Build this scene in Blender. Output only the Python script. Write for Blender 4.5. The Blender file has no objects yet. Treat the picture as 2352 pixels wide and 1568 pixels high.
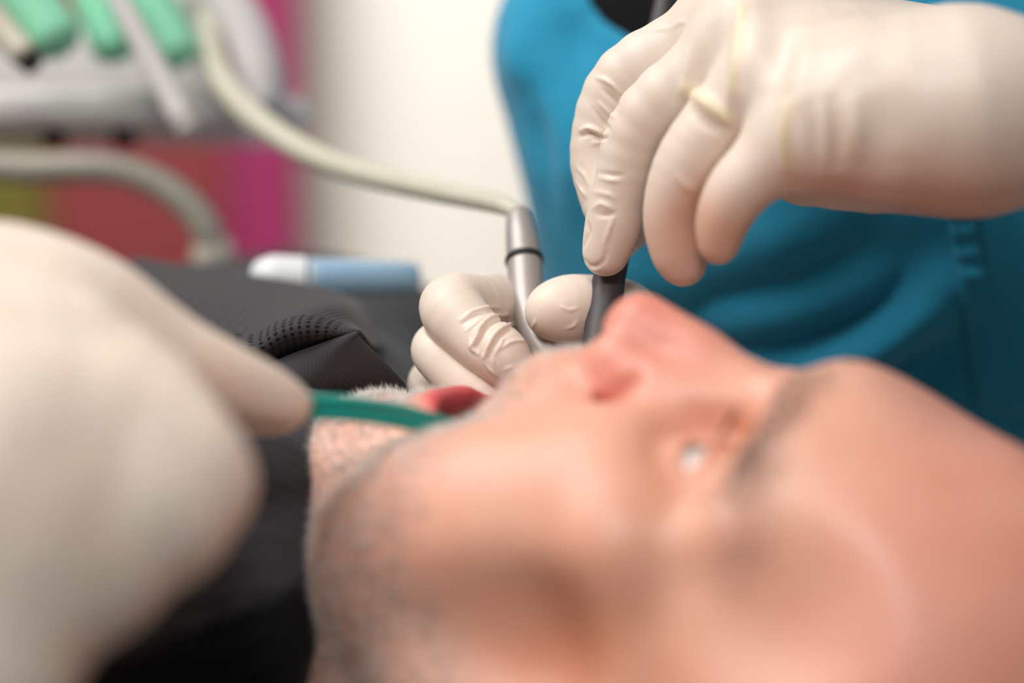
import bpy, math, random
import numpy as np
from mathutils import Vector, Matrix
from mathutils.bvhtree import BVHTree

# ------------------------------------------------------------------ camera
FPX = 4410.0                                   # focal length in pixels of the 2352 px wide frame
PITCH = math.radians(8.0)
CAM = np.array([0.0, -0.6, 1.16])
RIGHT = np.array([1.0, 0.0, 0.0])
UP = np.array([0.0, math.sin(PITCH), math.cos(PITCH)])
FWD = np.array([0.0, math.cos(PITCH), -math.sin(PITCH)])
scene = bpy.context.scene
col = scene.collection
cam_data = bpy.data.cameras.new('camera')
cam_data.sensor_width = 36.0
cam_data.lens = 67.5
cam_data.clip_start = 0.02
cam_data.dof.use_dof = True
cam_data.dof.focus_distance = 0.600
cam_data.dof.aperture_fstop = 2.3
cam = bpy.data.objects.new('camera', cam_data)
col.objects.link(cam)
cam.location = CAM
cam.rotation_euler = (math.pi / 2 - PITCH, 0, 0)
scene.camera = cam

# ------------------------------------------------------------------ light
scene.view_settings.view_transform = 'Standard'
scene.view_settings.look = 'None'
scene.view_settings.gamma = 1.0
scene.view_settings.use_curve_mapping = False
scene.view_settings.exposure = 0.0
world = bpy.data.worlds.new('room_world')
scene.world = world
world.use_nodes = True
world.node_tree.nodes['Background'].inputs[0].default_value = (1.0, 0.97, 0.94, 1)
world.node_tree.nodes['Background'].inputs[1].default_value = 0.17


def area_light(name, loc, target, size, power, color, size_y=None):
    d = bpy.data.lights.new(name, 'AREA')
    d.shape = 'RECTANGLE'
    d.size = size
    d.size_y = size_y or size
    d.energy = power
    d.color = color
    o = bpy.data.objects.new(name, d)
    col.objects.link(o)
    o.location = loc
    o.rotation_euler = (Vector(target) - Vector(loc)).to_track_quat('-Z', 'Y').to_euler()
    return o


area_light('ceiling_panel_light', (-0.80, -0.20, 2.35), (-0.02, -0.05, 1.05), 1.1, 25, (1.0, 0.975, 0.95))
wl = area_light('added_wall_fill', (-0.45, 0.42, 2.3), (-0.35, 0.98, 1.2), 0.8, 6.2, (1.0, 0.97, 0.93), 0.3)  # unseen fill lamp, added to brighten the back wall
wl.data.spread = math.radians(75)
# the operating lamp: a soft-edged pool of light on the mouth
sd = bpy.data.lights.new('operating_lamp_light', 'SPOT')
sd.energy = 13.0
sd.color = (1.0, 0.97, 0.94)
sd.spot_size = math.radians(46)
sd.spot_blend = 1.0
sd.shadow_soft_size = 0.09
so = bpy.data.objects.new('operating_lamp_light', sd)
col.objects.link(so)
so.location = (-0.06, -0.70, 1.64)
so.rotation_euler = (Vector((-0.035, -0.09, 1.075)) - so.location).to_track_quat('-Z', 'Y').to_euler()

# ------------------------------------------------------------------ helpers


def C(px, py, d):
    """pixel of the 2352x1568 frame at depth d (mm) -> camera space point (mm)"""
    return np.array([(px - 1176.0) / FPX * d, (784.0 - py) / FPX * d, d])


def W(p):
    """camera space mm -> world metres"""
    p = np.asarray(p, float)
    return CAM + (p[..., 0:1] * RIGHT + p[..., 1:2] * UP + p[..., 2:3] * FWD) / 1000.0


def WP(px, py, d):
    return Vector(W(C(px, py, d)))


def sd_ell(P, c, r, B=None):
    q = [P[0] - c[0], P[1] - c[1], P[2] - c[2]]
    if B is not None:
        q = [q[0] * b[0] + q[1] * b[1] + q[2] * b[2] for b in B]
    a = (q[0] / r[0]) ** 2 + (q[1] / r[1]) ** 2 + (q[2] / r[2]) ** 2
    b = (q[0] / r[0] ** 2) ** 2 + (q[1] / r[1] ** 2) ** 2 + (q[2] / r[2] ** 2) ** 2
    k0 = np.sqrt(a)
    return k0 * (k0 - 1.0) / np.sqrt(b + 1e-9)


def sd_cone(P, a, b, ra, rb):
    a = np.asarray(a, np.float32)
    b = np.asarray(b, np.float32)
    ab = b - a
    L = float(ab @ ab) + 1e-9
    t = ((P[0] - a[0]) * ab[0] + (P[1] - a[1]) * ab[1] + (P[2] - a[2]) * ab[2]) / L
    t = np.clip(t, 0, 1)
    dx = P[0] - a[0] - t * ab[0]
    dy = P[1] - a[1] - t * ab[1]
    dz = P[2] - a[2] - t * ab[2]
    return np.sqrt(dx * dx + dy * dy + dz * dz) - (ra + (rb - ra) * t)


def smin(a, b, k):
    if k <= 0:
        return np.minimum(a, b)
    h = np.maximum(k - np.abs(a - b), 0) / k
    return np.minimum(a, b) - h * h * k * 0.25


def smax(a, b, k):
    return -smin(-a, -b, k)


def chain(P, pts, rad, k=3.0):
    d = None
    for i in range(len(pts) - 1):
        s = sd_cone(P, pts[i], pts[i + 1], rad[i], rad[i + 1])
        d = s if d is None else smin(d, s, k)
    return d


def grid(lo, hi, h):
    ax = [np.arange(lo[i], hi[i] + h, h, dtype=np.float32) for i in range(3)]
    return (ax[0][:, None, None], ax[1][None, :, None], ax[2][None, None, :])


def surface_nets(D, lo, h):
    nx, ny, nz = D.shape
    s = D < 0
    cs = [(0, 0, 0), (1, 0, 0), (0, 1, 0), (1, 1, 0), (0, 0, 1), (1, 0, 1), (0, 1, 1), (1, 1, 1)]
    cnt = np.zeros((nx - 1, ny - 1, nz - 1), np.int8)
    for c in cs:
        cnt += s[c[0]:nx - 1 + c[0], c[1]:ny - 1 + c[1], c[2]:nz - 1 + c[2]]
    I = np.argwhere((cnt > 0) & (cnt < 8))
    val = [D[I[:, 0] + c[0], I[:, 1] + c[1], I[:, 2] + c[2]] for c in cs]
    acc = np.zeros((len(I), 3))
    n = np.zeros(len(I))
    for a in range(8):
        for b in range(a + 1, 8):
            df = [abs(cs[a][i] - cs[b][i]) for i in range(3)]
            if sum(df) != 1:
                continue
            m = (val[a] < 0) != (val[b] < 0)
            t = val[a] / np.where(m, val[a] - val[b], 1)
            pa = np.array(cs[a], float)
            pb = np.array(cs[b], float)
            acc += np.where(m[:, None], pa + t[:, None] * (pb - pa), 0)
            n += m
    V = np.asarray(lo, float) + (I + acc / n[:, None]) * h
    idx = -np.ones((nx - 1, ny - 1, nz - 1), np.int64)
    idx[I[:, 0], I[:, 1], I[:, 2]] = np.arange(len(I))
    F = []
    for ax in range(3):
        o1, o2 = (ax + 1) % 3, (ax + 2) % 3
        sl0 = [slice(1, -1)] * 3
        sl1 = [slice(1, -1)] * 3
        sl0[ax] = slice(0, -1)
        sl1[ax] = slice(1, None)
        a = s[tuple(sl0)]
        b = s[tuple(sl1)]
        E = np.argwhere(a != b)
        inside = a[E[:, 0], E[:, 1], E[:, 2]]
        off = np.ones(3, int)
        off[ax] = 0
        E = E + off

        def cell(d1, d2):
            q = E.copy()
            q[:, o1] += d1
            q[:, o2] += d2
            return idx[q[:, 0], q[:, 1], q[:, 2]]
        Q = np.stack([cell(-1, -1), cell(0, -1), cell(0, 0), cell(-1, 0)], 1)
        Q[~inside] = Q[~inside][:, ::-1]
        F.append(Q)
    F = np.concatenate(F)
    return V, F[(F >= 0).all(1)]


def edges_of(F):
    E = np.concatenate([F[:, [0, 1]], F[:, [1, 2]], F[:, [2, 3]], F[:, [3, 0]]])
    E.sort(1)
    key = np.unique(E[:, 0] * (F.max() + 1) + E[:, 1])
    return np.stack([key // (F.max() + 1), key % (F.max() + 1)], 1)


def smooth(V, F, n=2, f=0.5):
    E = edges_of(F)
    N = len(V)
    deg = np.bincount(E.ravel(), minlength=N)[:, None] + 1e-9
    for _ in range(n):
        S = np.stack([np.bincount(E[:, 0], V[E[:, 1], i], N) + np.bincount(E[:, 1], V[E[:, 0], i], N) for i in range(3)], 1)
        V = V + f * (S / deg - V)
    return V


def normals(V, F):
    n = np.cross(V[F[:, 2]] - V[F[:, 0]], V[F[:, 3]] - V[F[:, 1]])
    N = np.stack([sum(np.bincount(F[:, j], n[:, i], len(V)) for j in range(4)) for i in range(3)], 1)
    return N / (np.linalg.norm(N, axis=1, keepdims=True) + 1e-12)


def dist_poly(V, pts):
    d = None
    for i in range(len(pts) - 1):
        a = np.asarray(pts[i])
        ab = np.asarray(pts[i + 1]) - a
        t = np.clip((V - a) @ ab / (ab @ ab + 1e-9), 0, 1)
        s = np.linalg.norm(V - a - t[:, None] * ab, axis=1)
        d = s if d is None else np.minimum(d, s)
    return d


def spline(pts, n=8):
    """Catmull-Rom through points (any dimension)"""
    p = np.asarray(pts, float)
    p = np.concatenate([2 * p[:1] - p[1:2], p, 2 * p[-1:] - p[-2:-1]])
    out = []
    for i in range(1, len(p) - 2):
        for t in np.arange(n) / n:
            out.append(0.5 * ((2 * p[i]) + (p[i + 1] - p[i - 1]) * t + (2 * p[i - 1] - 5 * p[i] + 4 * p[i + 1] - p[i + 2]) * t * t
                              + (3 * p[i] - p[i - 1] - 3 * p[i + 1] + p[i + 2]) * t ** 3))
    out.append(p[-2])
    return np.array(out)


def cast(bvh, px, py):
    """camera-space point where the ray through a pixel meets a camera-space mesh"""
    r = Vector(C(px, py, 1.0)).normalized()
    hit = bvh.ray_cast(Vector((0, 0, 0)), r)
    return None if hit[0] is None else np.array(hit[0])


def make_bvh(V, F):
    return BVHTree.FromPolygons([tuple(v) for v in V], [tuple(f) for f in F])


def wrinkles(V, F, lines, up=(0, 1, 0)):
    """lines: (pixel polyline, amplitude mm, width mm): real ridges/grooves raised along the normals"""
    bvh = make_bvh(V, F)
    N = normals(V, F)
    D = np.zeros(len(V))
    for pix, amp, wid in lines:
        pts = [cast(bvh, *q) for q in spline(pix, 6)]
        pts = [q for q in pts if q is not None]
        if len(pts) < 2:
            continue
        P = np.array(pts)
        lo, hi = P.min(0) - 4 * wid, P.max(0) + 4 * wid
        m = np.where(((V > lo) & (V < hi)).all(1))[0]
        d = dist_poly(V[m], pts)
        seg = np.linalg.norm(V[m][:, None, :] - P[None, ::max(1, len(P) // 12)], axis=2).argmin(1) / max(1, len(P[::max(1, len(P) // 12)]) - 1)
        taper = 0.35 + 0.65 * np.sin(np.pi * np.clip(seg, 0.04, 0.96))
        D[m] += amp * taper * np.exp(-(d / wid) ** 2)
    return V + N * D[:, None]


# ---- linking
def mesh_obj(name, V, F, mat, parent=None, base=None, smooth_shade=True, attrs=None):
    """V in world metres; parent: an Empty (unrotated) whose location is subtracted"""
    V = np.asarray(V, float)
    if parent is not None:
        base = np.array(parent['_w'])
    elif base is None:
        base = np.array([(V[:, 0].min() + V[:, 0].max()) / 2, (V[:, 1].min() + V[:, 1].max()) / 2, V[:, 2].min()])
    me = bpy.data.meshes.new(name)
    me.from_pydata((V - base).tolist(), [], [tuple(int(i) for i in f) for f in F])
    if smooth_shade:
        me.polygons.foreach_set('use_smooth', [True] * len(me.polygons))
    for k, v in (attrs or {}).items():
        a = me.attributes.new(k, 'FLOAT', 'POINT')
        a.data.foreach_set('value', np.asarray(v, np.float32))
    me.materials.append(mat)
    me.update()
    o = bpy.data.objects.new(name, me)
    col.objects.link(o)
    if parent is not None:
        o.parent = parent
        BASES[o.name] = base
    else:
        o.location = base
    return o


BASES = {}


def child_mesh(name, V, F, mat, part, **kw):
    """sub-part of a mesh part"""
    b = BASES[part.name] if part.name in BASES else np.array(part.location)
    kw.pop('base', None)
    o = mesh_obj(name, V, F, mat, base=b, **kw)
    o.location = (0, 0, 0)
    o.parent = part
    BASES[o.name] = b
    return o


def thing(name, loc, label, cat, group=None, kind=None):
    e = bpy.data.objects.new(name, None)
    col.objects.link(e)
    e.location = loc
    e.empty_display_size = 0.02
    e['_w'] = [float(x) for x in loc]
    tag(e, label, cat, group, kind)
    return e


def tag(o, label=None, cat=None, group=None, kind=None):
    for k, v in (('label', label), ('category', cat), ('group', group), ('kind', kind)):
        if v:
            o[k] = v
    return o


# ---- simple shapes (world metres, return V,F)
def frame_along(P):
    P = np.asarray(P, float)
    T = np.gradient(P, axis=0)
    T /= np.linalg.norm(T, axis=1, keepdims=True) + 1e-12
    ref = np.array([0, 0, 1.0]) if abs(T[0][2]) < 0.9 else np.array([1.0, 0, 0])
    n = np.cross(T[0], ref)
    n /= np.linalg.norm(n)
    Ns = []
    for t in T:
        n = n - t * (n @ t)
        n /= np.linalg.norm(n) + 1e-12
        Ns.append(n)
    Ns = np.array(Ns)
    return T, Ns, np.cross(T, Ns)


def tube(P, rad, n=16, cap=True, flat=1.0, normal=None):
    """swept tube along world points; flat scales the second axis; normal fixes the flat axis"""
    P = np.asarray(P, float)
    T, A, B = frame_along(P)
    if normal is not None:
        nn = np.asarray(normal, float)
        B = nn - T * (T @ nn)[:, None]
        B /= np.linalg.norm(B, axis=1, keepdims=True)
        A = np.cross(B, T)
    rad = np.broadcast_to(np.asarray(rad, float), (len(P),))
    flat = np.broadcast_to(np.asarray(flat, float), (len(P),))
    a = np.arange(n) / n * 2 * np.pi
    V = (P[:, None] + rad[:, None, None] * (np.cos(a)[None, :, None] * A[:, None] + flat[:, None, None] * np.sin(a)[None, :, None] * B[:, None])).reshape(-1, 3)
    F = []
    for i in range(len(P) - 1):
        for j in range(n):
            k = (j + 1) % n
            F.append((i * n + j, i * n + k, (i + 1) * n + k, (i + 1) * n + j))
    if cap:
        F.append(tuple(range(n))[::-1])
        F.append(tuple((len(P) - 1) * n + j for j in range(n)))
    return V, F


def box(lo, hi, bev=0.0):
    import bmesh
    bm = bmesh.new()
    bmesh.ops.create_cube(bm, size=1.0)
    lo = Vector(lo)
    hi = Vector(hi)
    for v in bm.verts:
        v.co = Vector(((lo[i] + hi[i]) / 2 + v.co[i] * (hi[i] - lo[i]) for i in range(3)))
    if bev > 0:
        bmesh.ops.bevel(bm, geom=bm.edges[:], offset=bev, segments=3, profile=0.5, affect='EDGES')
    V = np.array([v.co[:] for v in bm.verts])
    bm.verts.index_update()
    F = [tuple(v.index for v in f.verts) for f in bm.faces]
    bm.free()
    return V, F


def join(*parts):
    Vs, Fs, o = [], [], 0
    for V, F in parts:
        Vs.append(V)
        Fs += [tuple(i + o for i in f) for f in F]
        o += len(V)
    return np.concatenate(Vs), Fs


# ------------------------------------------------------------------ materials
def srgb(r, g, b):
    f = lambda c: (c / 12.92 if c <= 0.04045 else ((c + 0.055) / 1.055) ** 2.4)
    return (f(r / 255), f(g / 255), f(b / 255), 1.0)


def mat(name, color, rough=0.5, metal=0.0, sss=0.0, sss_r=(1, 0.4, 0.2), sss_s=0.005, bump=None, noise=None, spec=0.5, sheen=0.0, trans=0.0, emit=None):
    """bump: (scale, strength, distance); noise: (scale, colour2, amount)"""
    m = bpy.data.materials.new(name)
    m.use_nodes = True
    nt = m.node_tree
    b = nt.nodes['Principled BSDF']
    b.inputs['Base Color'].default_value = color
    b.inputs['Roughness'].default_value = rough
    b.inputs['Metallic'].default_value = metal
    b.inputs['Specular IOR Level'].default_value = spec
    b.inputs['Transmission Weight'].default_value = trans
    if sheen:
        b.inputs['Sheen Weight'].default_value = sheen
        b.inputs['Sheen Roughness'].default_value = 0.5
    if sss:
        b.inputs['Subsurface Weight'].default_value = sss
        b.inputs['Subsurface Radius'].default_value = sss_r
        b.inputs['Subsurface Scale'].default_value = sss_s
    tc = nt.nodes.new('ShaderNodeTexCoord')
    if noise:
        n = nt.nodes.new('ShaderNodeTexNoise')
        n.inputs['Scale'].default_value = noise[0]
        n.inputs['Detail'].default_value = 4
        mx = nt.nodes.new('ShaderNodeMix')
        mx.data_type = 'RGBA'
        mr = nt.nodes.new('ShaderNodeMapRange')
        mr.inputs[1].default_value = 0.35
        mr.inputs[2].default_value = 0.7
        mr.inputs[4].default_value = noise[2]
        nt.links.new(tc.outputs['Object'], n.inputs['Vector'])
        nt.links.new(n.outputs['Fac'], mr.inputs[0])
        nt.links.new(mr.outputs[0], mx.inputs[0])
        mx.inputs[6].default_value = color
        mx.inputs[7].default_value = noise[1]
        nt.links.new(mx.outputs[2], b.inputs['Base Color'])
    if bump:
        n = nt.nodes.new('ShaderNodeTexNoise')
        n.inputs['Scale'].default_value = bump[0]
        n.inputs['Detail'].default_value = 3
        bp = nt.nodes.new('ShaderNodeBump')
        bp.inputs['Strength'].default_value = bump[1]
        bp.inputs['Distance'].default_value = bump[2]
        nt.links.new(tc.outputs['Object'], n.inputs['Vector'])
        nt.links.new(n.outputs['Fac'], bp.inputs['Height'])
        nt.links.new(bp.outputs[0], b.inputs['Normal'])
    return m


def attr_mix(m, attr, color, amount=1.0, noise=None):
    """mix the current base colour towards color where the point attribute is high"""
    nt = m.node_tree
    b = nt.nodes['Principled BSDF']
    at = nt.nodes.new('ShaderNodeAttribute')
    at.attribute_name = attr
    mul = nt.nodes.new('ShaderNodeMath')
    mul.operation = 'MULTIPLY'
    mul.inputs[1].default_value = amount
    nt.links.new(at.outputs['Fac'], mul.inputs[0])
    fac = mul.outputs[0]
    if noise:
        n = nt.nodes.new('ShaderNodeTexNoise')
        n.inputs['Scale'].default_value = noise[0]
        n.inputs['Detail'].default_value = 5
        tc = nt.nodes.new('ShaderNodeTexCoord')
        nt.links.new(tc.outputs['Object'], n.inputs['Vector'])
        mr = nt.nodes.new('ShaderNodeMapRange')
        mr.inputs[1].default_value = noise[1]
        mr.inputs[2].default_value = noise[2]
        nt.links.new(n.outputs['Fac'], mr.inputs[0])
        m2 = nt.nodes.new('ShaderNodeMath')
        m2.operation = 'MULTIPLY'
        nt.links.new(fac, m2.inputs[0])
        nt.links.new(mr.outputs[0], m2.inputs[1])
        fac = m2.outputs[0]
    mx = nt.nodes.new('ShaderNodeMix')
    mx.data_type = 'RGBA'
    if b.inputs['Base Color'].is_linked:
        nt.links.new(b.inputs['Base Color'].links[0].from_socket, mx.inputs[6])
    else:
        mx.inputs[6].default_value = b.inputs['Base Color'].default_value
    mx.inputs[7].default_value = color
    nt.links.new(fac, mx.inputs[0])
    nt.links.new(mx.outputs[2], b.inputs['Base Color'])
    return m


# ================================================================== PATIENT
HR = np.array([[0.892, -0.012, -0.453], [-0.026, 0.997, -0.077], [-0.452, -0.08, -0.888]])
HT = np.array([73.0, -11.4, 519.4])
HS = 0.968


def H(p):
    """head space (up, forward, left; mm) -> camera space mm"""
    return HT + HS * (np.asarray(p, float) @ HR.T)


def build_head():
    lo, h = (-262, -205, -96), 1.8
    P = grid(lo, (112, 34, 96), h)
    P = (P[0], P[1], P[2])
    A = np.abs(P[2])
    S = (P[0], P[1], A)                                   # mirrored space
    # cranium, forehead and face
    d = sd_ell(P, (22, -98, 0), (88, 98, 78))
    d = smin(d, sd_ell(P, (20, -52, 0), (46, 55, 58)), 18)
    d = smin(d, sd_ell(P, (-48, -60, 0), (62, 52, 62)), 22)
    # brow ridge, glabella, upper forehead
    d = smin(d, sd_cone(S, (15, -8, 0), (14, -19, 34), 13.5, 11), 14)
    d = smin(d, sd_cone(S, (14, -19, 34), (6, -34, 54), 10, 8), 12)
    # cheekbones, cheeks
    d = smin(d, sd_ell(S, (-28, -37, 53), (15, 16, 14)), 16)
    d = smin(d, sd_ell(S, (-36, -20, 34), (17, 14, 16)), 18)
    d = smin(d, sd_cone(S, (-28, -45, 58), (-18, -85, 68), 8, 7), 14)
    d = smin(d, sd_ell(S, (-66, -42, 42), (34, 28, 18)), 26)
    d = smin(d, sd_ell(S, (-94, -50, 36), (32, 28, 20)), 28)
    # muzzle
    d = smin(d, sd_ell(P, (-64, -20, 0), (24, 25, 31)), 14)
    # jaw, opened
    d = smin(d, sd_ell(P, (-134, -29, 0), (22, 21, 27)), 12)
    d = smin(d, sd_cone(S, (-130, -36, 14), (-108, -58, 33), 20, 18.5), 12)
    d = smin(d, sd_cone(S, (-108, -58, 33), (-76, -86, 50), 18.5, 18), 12)
    d = smin(d, sd_cone(S, (-76, -86, 50), (-32, -88, 62), 18, 12), 16)
    d = smin(d, sd_ell(P, (-104, -62, 0), (40, 38, 40)), 16)
    d = smin(d, sd_ell(P, (-113, -20, 0), (14, 16, 22)), 10)
    # neck
    d = smin(d, sd_cone(P, (-66, -118, 0), (-235, -132, 0), 58, 54), 26)
    # eye sockets
    d = smax(d, -sd_ell(S, (-9, -6, 32), (12, 14, 20)), 12)
    d = smax(d, -sd_ell(S, (-8, 2, 17), (9, 10, 8)), 8)
    # temple hollow, hollow under the cheekbone
    d = smax(d, -sd_ell(S, (23, -43, 78), (22, 22, 15)), 16)
    d = smax(d, -sd_ell(S, (-54, -62, 80), (26, 16, 16)), 18)
    # nose
    n = sd_cone(P, (4, -5.5, 0), (-24, 8.5, 0), 8.8, 8.2)
    n = smin(n, sd_cone(P, (-24, 8.5, 0), (-42.5, 14.2, 0), 8.2, 11), 6)
    n = smin(n, sd_ell(S, (-46.5, 3, 11), (10, 11, 7.5)), 5)
    n = smin(n, sd_cone(P, (-49, 12, 0), (-53, 2, 0), 5.5, 6), 4)
    n = smin(n, sd_cone(S, (-6, -6, 6), (-34, -2, 13), 9, 9), 8)
    d = smin(d, n, 7)
    d = smax(d, -sd_ell(S, (-53.5, 8, 6.2), (5, 7.5, 3.6)), 2)
    d = smax(d, -(dist3(S, [(-36, 1, 19.5), (-44, -6.5, 20.5), (-52, -5, 17)]) - 1.2), 5)
    # lips around the open mouth
    d = smax(d, -sd_ell(P, (-93, -14, 0), (14, 36, 25)), 4)
    up = [(-88, -22, 27), (-80.5, -12, 19), (-75.5, -3.5, 10), (-74, 1.0, 0)]
    dn = [(-91, -20, 27), (-100, -15, 19), (-107, -11, 9), (-109, -10.2, 0)]
    d = smin(d, chain(S, up, (4.0, 4.6, 5.0, 5.2), 3), 6)
    d = smin(d, chain(S, dn, (4.2, 5.2, 5.8, 5.8), 3), 7)
    d = smin(d, sd_ell(P, (-65, -3, 0), (11, 10, 18)), 10)
    d = smax(d, -sd_cone(P, (-57, 11.5, 0), (-70, 11.5, 0), 1.5, 2), 4)
    d = smax(d, -sd_ell(P, (-93, -16, 0), (11, 36, 23)), 3)
    # nasolabial fold
    d = smax(d, -(dist3(S, [(-50, 1, 25), (-62, -4, 31)]) - 0.4), 5)
    # eyelids over the eyeball, then the slit
    d = smin(d, sd_ell(S, (-10, -25, 32), (14, 14, 15)), 5)
    e1 = np.array([0.06, -0.42, 0.9])
    e1 /= np.linalg.norm(e1)
    e0 = np.array([1.0, 0.0, -0.06])
    e2 = np.cross(e0, e1)
    d = smax(d, -sd_ell(S, (-11.5, -13.5, 32), (3.2, 9.5, 13.5), (e0, e2, e1)), 1.6)
    d = smax(d, -(dist3(S, [(-3, -10, 19), (0, -12.5, 32), (-5, -24, 45)]) - 0.5), 3)
    # ears
    ear = sd_ell(S, (-22, -98, 80), (30, 17, 5), ((0.97, -0.2, 0.1), (0.2, 0.95, -0.25), (-0.05, 0.26, 0.96)))
    ear = smax(ear, -sd_ell(S, (-20, -95, 86), (20, 10, 6)), 4)
    ear = smin(ear, sd_ell(S, (-22, -84, 76), (7, 5, 5)), 4)
    d = smin(d, ear, 6)
    V, F = surface_nets(d, lo, h)
    V = smooth(V, F, 2, 0.4)
    return V, F


def dist3(P, pts):
    d = None
    for i in range(len(pts) - 1):
        s = sd_cone(P, pts[i], pts[i + 1], 0, 0)
        d = s if d is None else np.minimum(d, s)
    return d


HV, HF = build_head()
# bring the mid-line profile onto the measured one
PROFILE = np.array([(-149, -16.3), (-142, -11.2), (-132.6, -7.3), (-121.7, -8.7), (-111, -5), (-105, -6.0),
                    (-74, 6.5), (-64, 8.4), (-57, 8.3), (-48.3, 23.7), (-43.5, 25.2), (-37.4, 23.9), (-25.4, 17.2), (-12.3, 9.5), (-4.6, 4.5), (0.5, 3.2),
                    (6.9, 4.4), (13.1, 6.6), (19.3, 7.3), (25.4, 6.2), (31.5, 3.2), (37.5, -0.9), (43.5, -5), (49.4, -8.2), (55.2, -10.8), (61, -14), (67, -18), (80, -30)])


def fit_profile(V):
    m = np.abs(V[:, 2]) < 1.5
    ub = np.arange(-150, 82, 2.0)
    cur = np.full(len(ub), np.nan)
    for i, u in enumerate(ub):
        k = m & (np.abs(V[:, 0] - u) < 2.0) & (V[:, 1] > -60)
        if k.any():
            cur[i] = V[k, 1].max()
    tgt = np.interp(ub, PROFILE[:, 0], PROFILE[:, 1])
    dl = np.nan_to_num(tgt - cur)
    dl = np.clip(dl, -8, 8)
    dl[(ub > -105) & (ub < -74)] = 0
    dl *= np.clip((81 - ub) / 24, 0, 1) * np.clip((ub + 151) / 8, 0, 1)
    dl[(ub > -58) & (ub < -50)] = 0
    dl = np.convolve(np.pad(dl, 2, mode='edge'), np.ones(5) / 5, 'valid')
    wid = np.interp(V[:, 0], [-150, -70, -55, -40, 0, 15, 40], [22, 20, 11, 9, 9, 22, 40])
    w = np.exp(-(V[:, 2] / wid) ** 2) * np.clip((V[:, 1] + 50) / 30, 0, 1)
    V = V.copy()
    V[:, 1] += w * np.interp(V[:, 0], ub, dl, left=0, right=0)
    return V


HV = fit_profile(HV)
au = np.abs(HV[:, 2])
MV = np.stack([HV[:, 0], HV[:, 1], au], 1)
lip_u = dist_poly(MV, [(-91, -20, 28), (-84, -10, 19), (-79.5, -1, 10), (-78, 3.5, 0)])
lip_d = dist_poly(MV, [(-92, -19, 28), (-97, -12, 19), (-103.5, -7.5, 9), (-105, -7, 0)])
lip = np.clip(1.6 - np.minimum(lip_u / 3.2, lip_d / 5.6), 0, 1)
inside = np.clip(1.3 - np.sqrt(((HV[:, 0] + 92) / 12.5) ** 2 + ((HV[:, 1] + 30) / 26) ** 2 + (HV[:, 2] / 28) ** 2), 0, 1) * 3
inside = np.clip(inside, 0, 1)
bu = np.clip((-62 - HV[:, 0] - 0.35 * np.clip(au - 25, 0, 50) + 0.55 * np.clip(-HV[:, 1] - 45, 0, 60)) / 16, 0, 1)
beard = bu * np.clip((HV[:, 1] + 128) / 30, 0, 1) * np.clip((HV[:, 0] + 205) / 30, 0, 1) * (1 - np.clip(lip * 1.4, 0, 1)) * (1 - inside)
must = np.exp(-((HV[:, 0] + 67) / 7) ** 2 - (au / 24) ** 2) * (HV[:, 1] > -14)
beard = np.maximum(beard, 0.75 * must * (1 - lip))
red = np.exp(-(np.linalg.norm(HV - (-42, 18, 0), axis=1) / 20) ** 2)
red += 0.9 * np.exp(-(np.linalg.norm(MV - (-45, 0, 17), axis=1) / 9) ** 2)
red += 0.5 * np.exp(-(np.linalg.norm(MV - (-24, 8, 8), axis=1) / 16) ** 2)
red += 0.7 * np.exp(-(np.linalg.norm(HV - (-126, -14, 4), axis=1) / 16) ** 2)
red += 0.35 * np.clip((HV[:, 0] - 20) / 25, 0, 1)
brown_shade = np.exp(-(np.linalg.norm(MV - (-30, -62, 66), axis=1) / 26) ** 2) + 0.8 * np.exp(-(np.linalg.norm(MV - (-4, -12, 17), axis=1) / 7) ** 2)  # first term paints the shade below the cheekbone; the others brown the eyelids
brown_shade += 0.8 * np.exp(-(dist_poly(MV, [(-6, -11, 18), (-4.5, -12, 32), (-8, -22, 46)]) / 3.0) ** 2)
brown_shade += 0.6 * np.exp(-(np.linalg.norm(MV - (-14, -30, 48), axis=1) / 12) ** 2) + 0.4 * np.exp(-(np.linalg.norm(MV - (2, -14, 34), axis=1) / 9) ** 2)

skin = mat('patient_skin', srgb(230, 176, 152), rough=0.42, sss=0.35, sss_r=(1.0, 0.35, 0.18), sss_s=0.006, bump=(420, 0.25, 0.0008),
           noise=(26, srgb(218, 148, 124), 0.65))
attr_mix(skin, 'red', srgb(216, 118, 108), 0.6)
attr_mix(skin, 'brown_shade', srgb(180, 104, 66), 0.65)
attr_mix(skin, 'beard', srgb(198, 164, 154), 0.4, (45, 0.35, 0.7))
attr_mix(skin, 'lip', srgb(206, 70, 82), 0.9)
attr_mix(skin, 'inside', srgb(58, 18, 14), 0.97)  # mouth cavity painted dark to stand for the shade in it

HW = W(H(HV))
base = W(H((-60, -150, 0)))
patient = thing('person', base, 'patient lying on his back with mouth open, stubbled face turned up', 'person')
head = mesh_obj('body', HW, HF, skin, patient, attrs={'lip': lip, 'beard': beard, 'red': red, 'inside': inside, 'brown_shade': brown_shade})

# eyes
eye_white = mat('eye_white', srgb(206, 200, 198), rough=0.2)
iris_m = mat('iris', srgb(96, 112, 104), rough=0.1, noise=(900, srgb(60, 66, 58), 0.6))
pupil_m = mat('pupil', srgb(8, 8, 8), rough=0.1)


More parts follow.
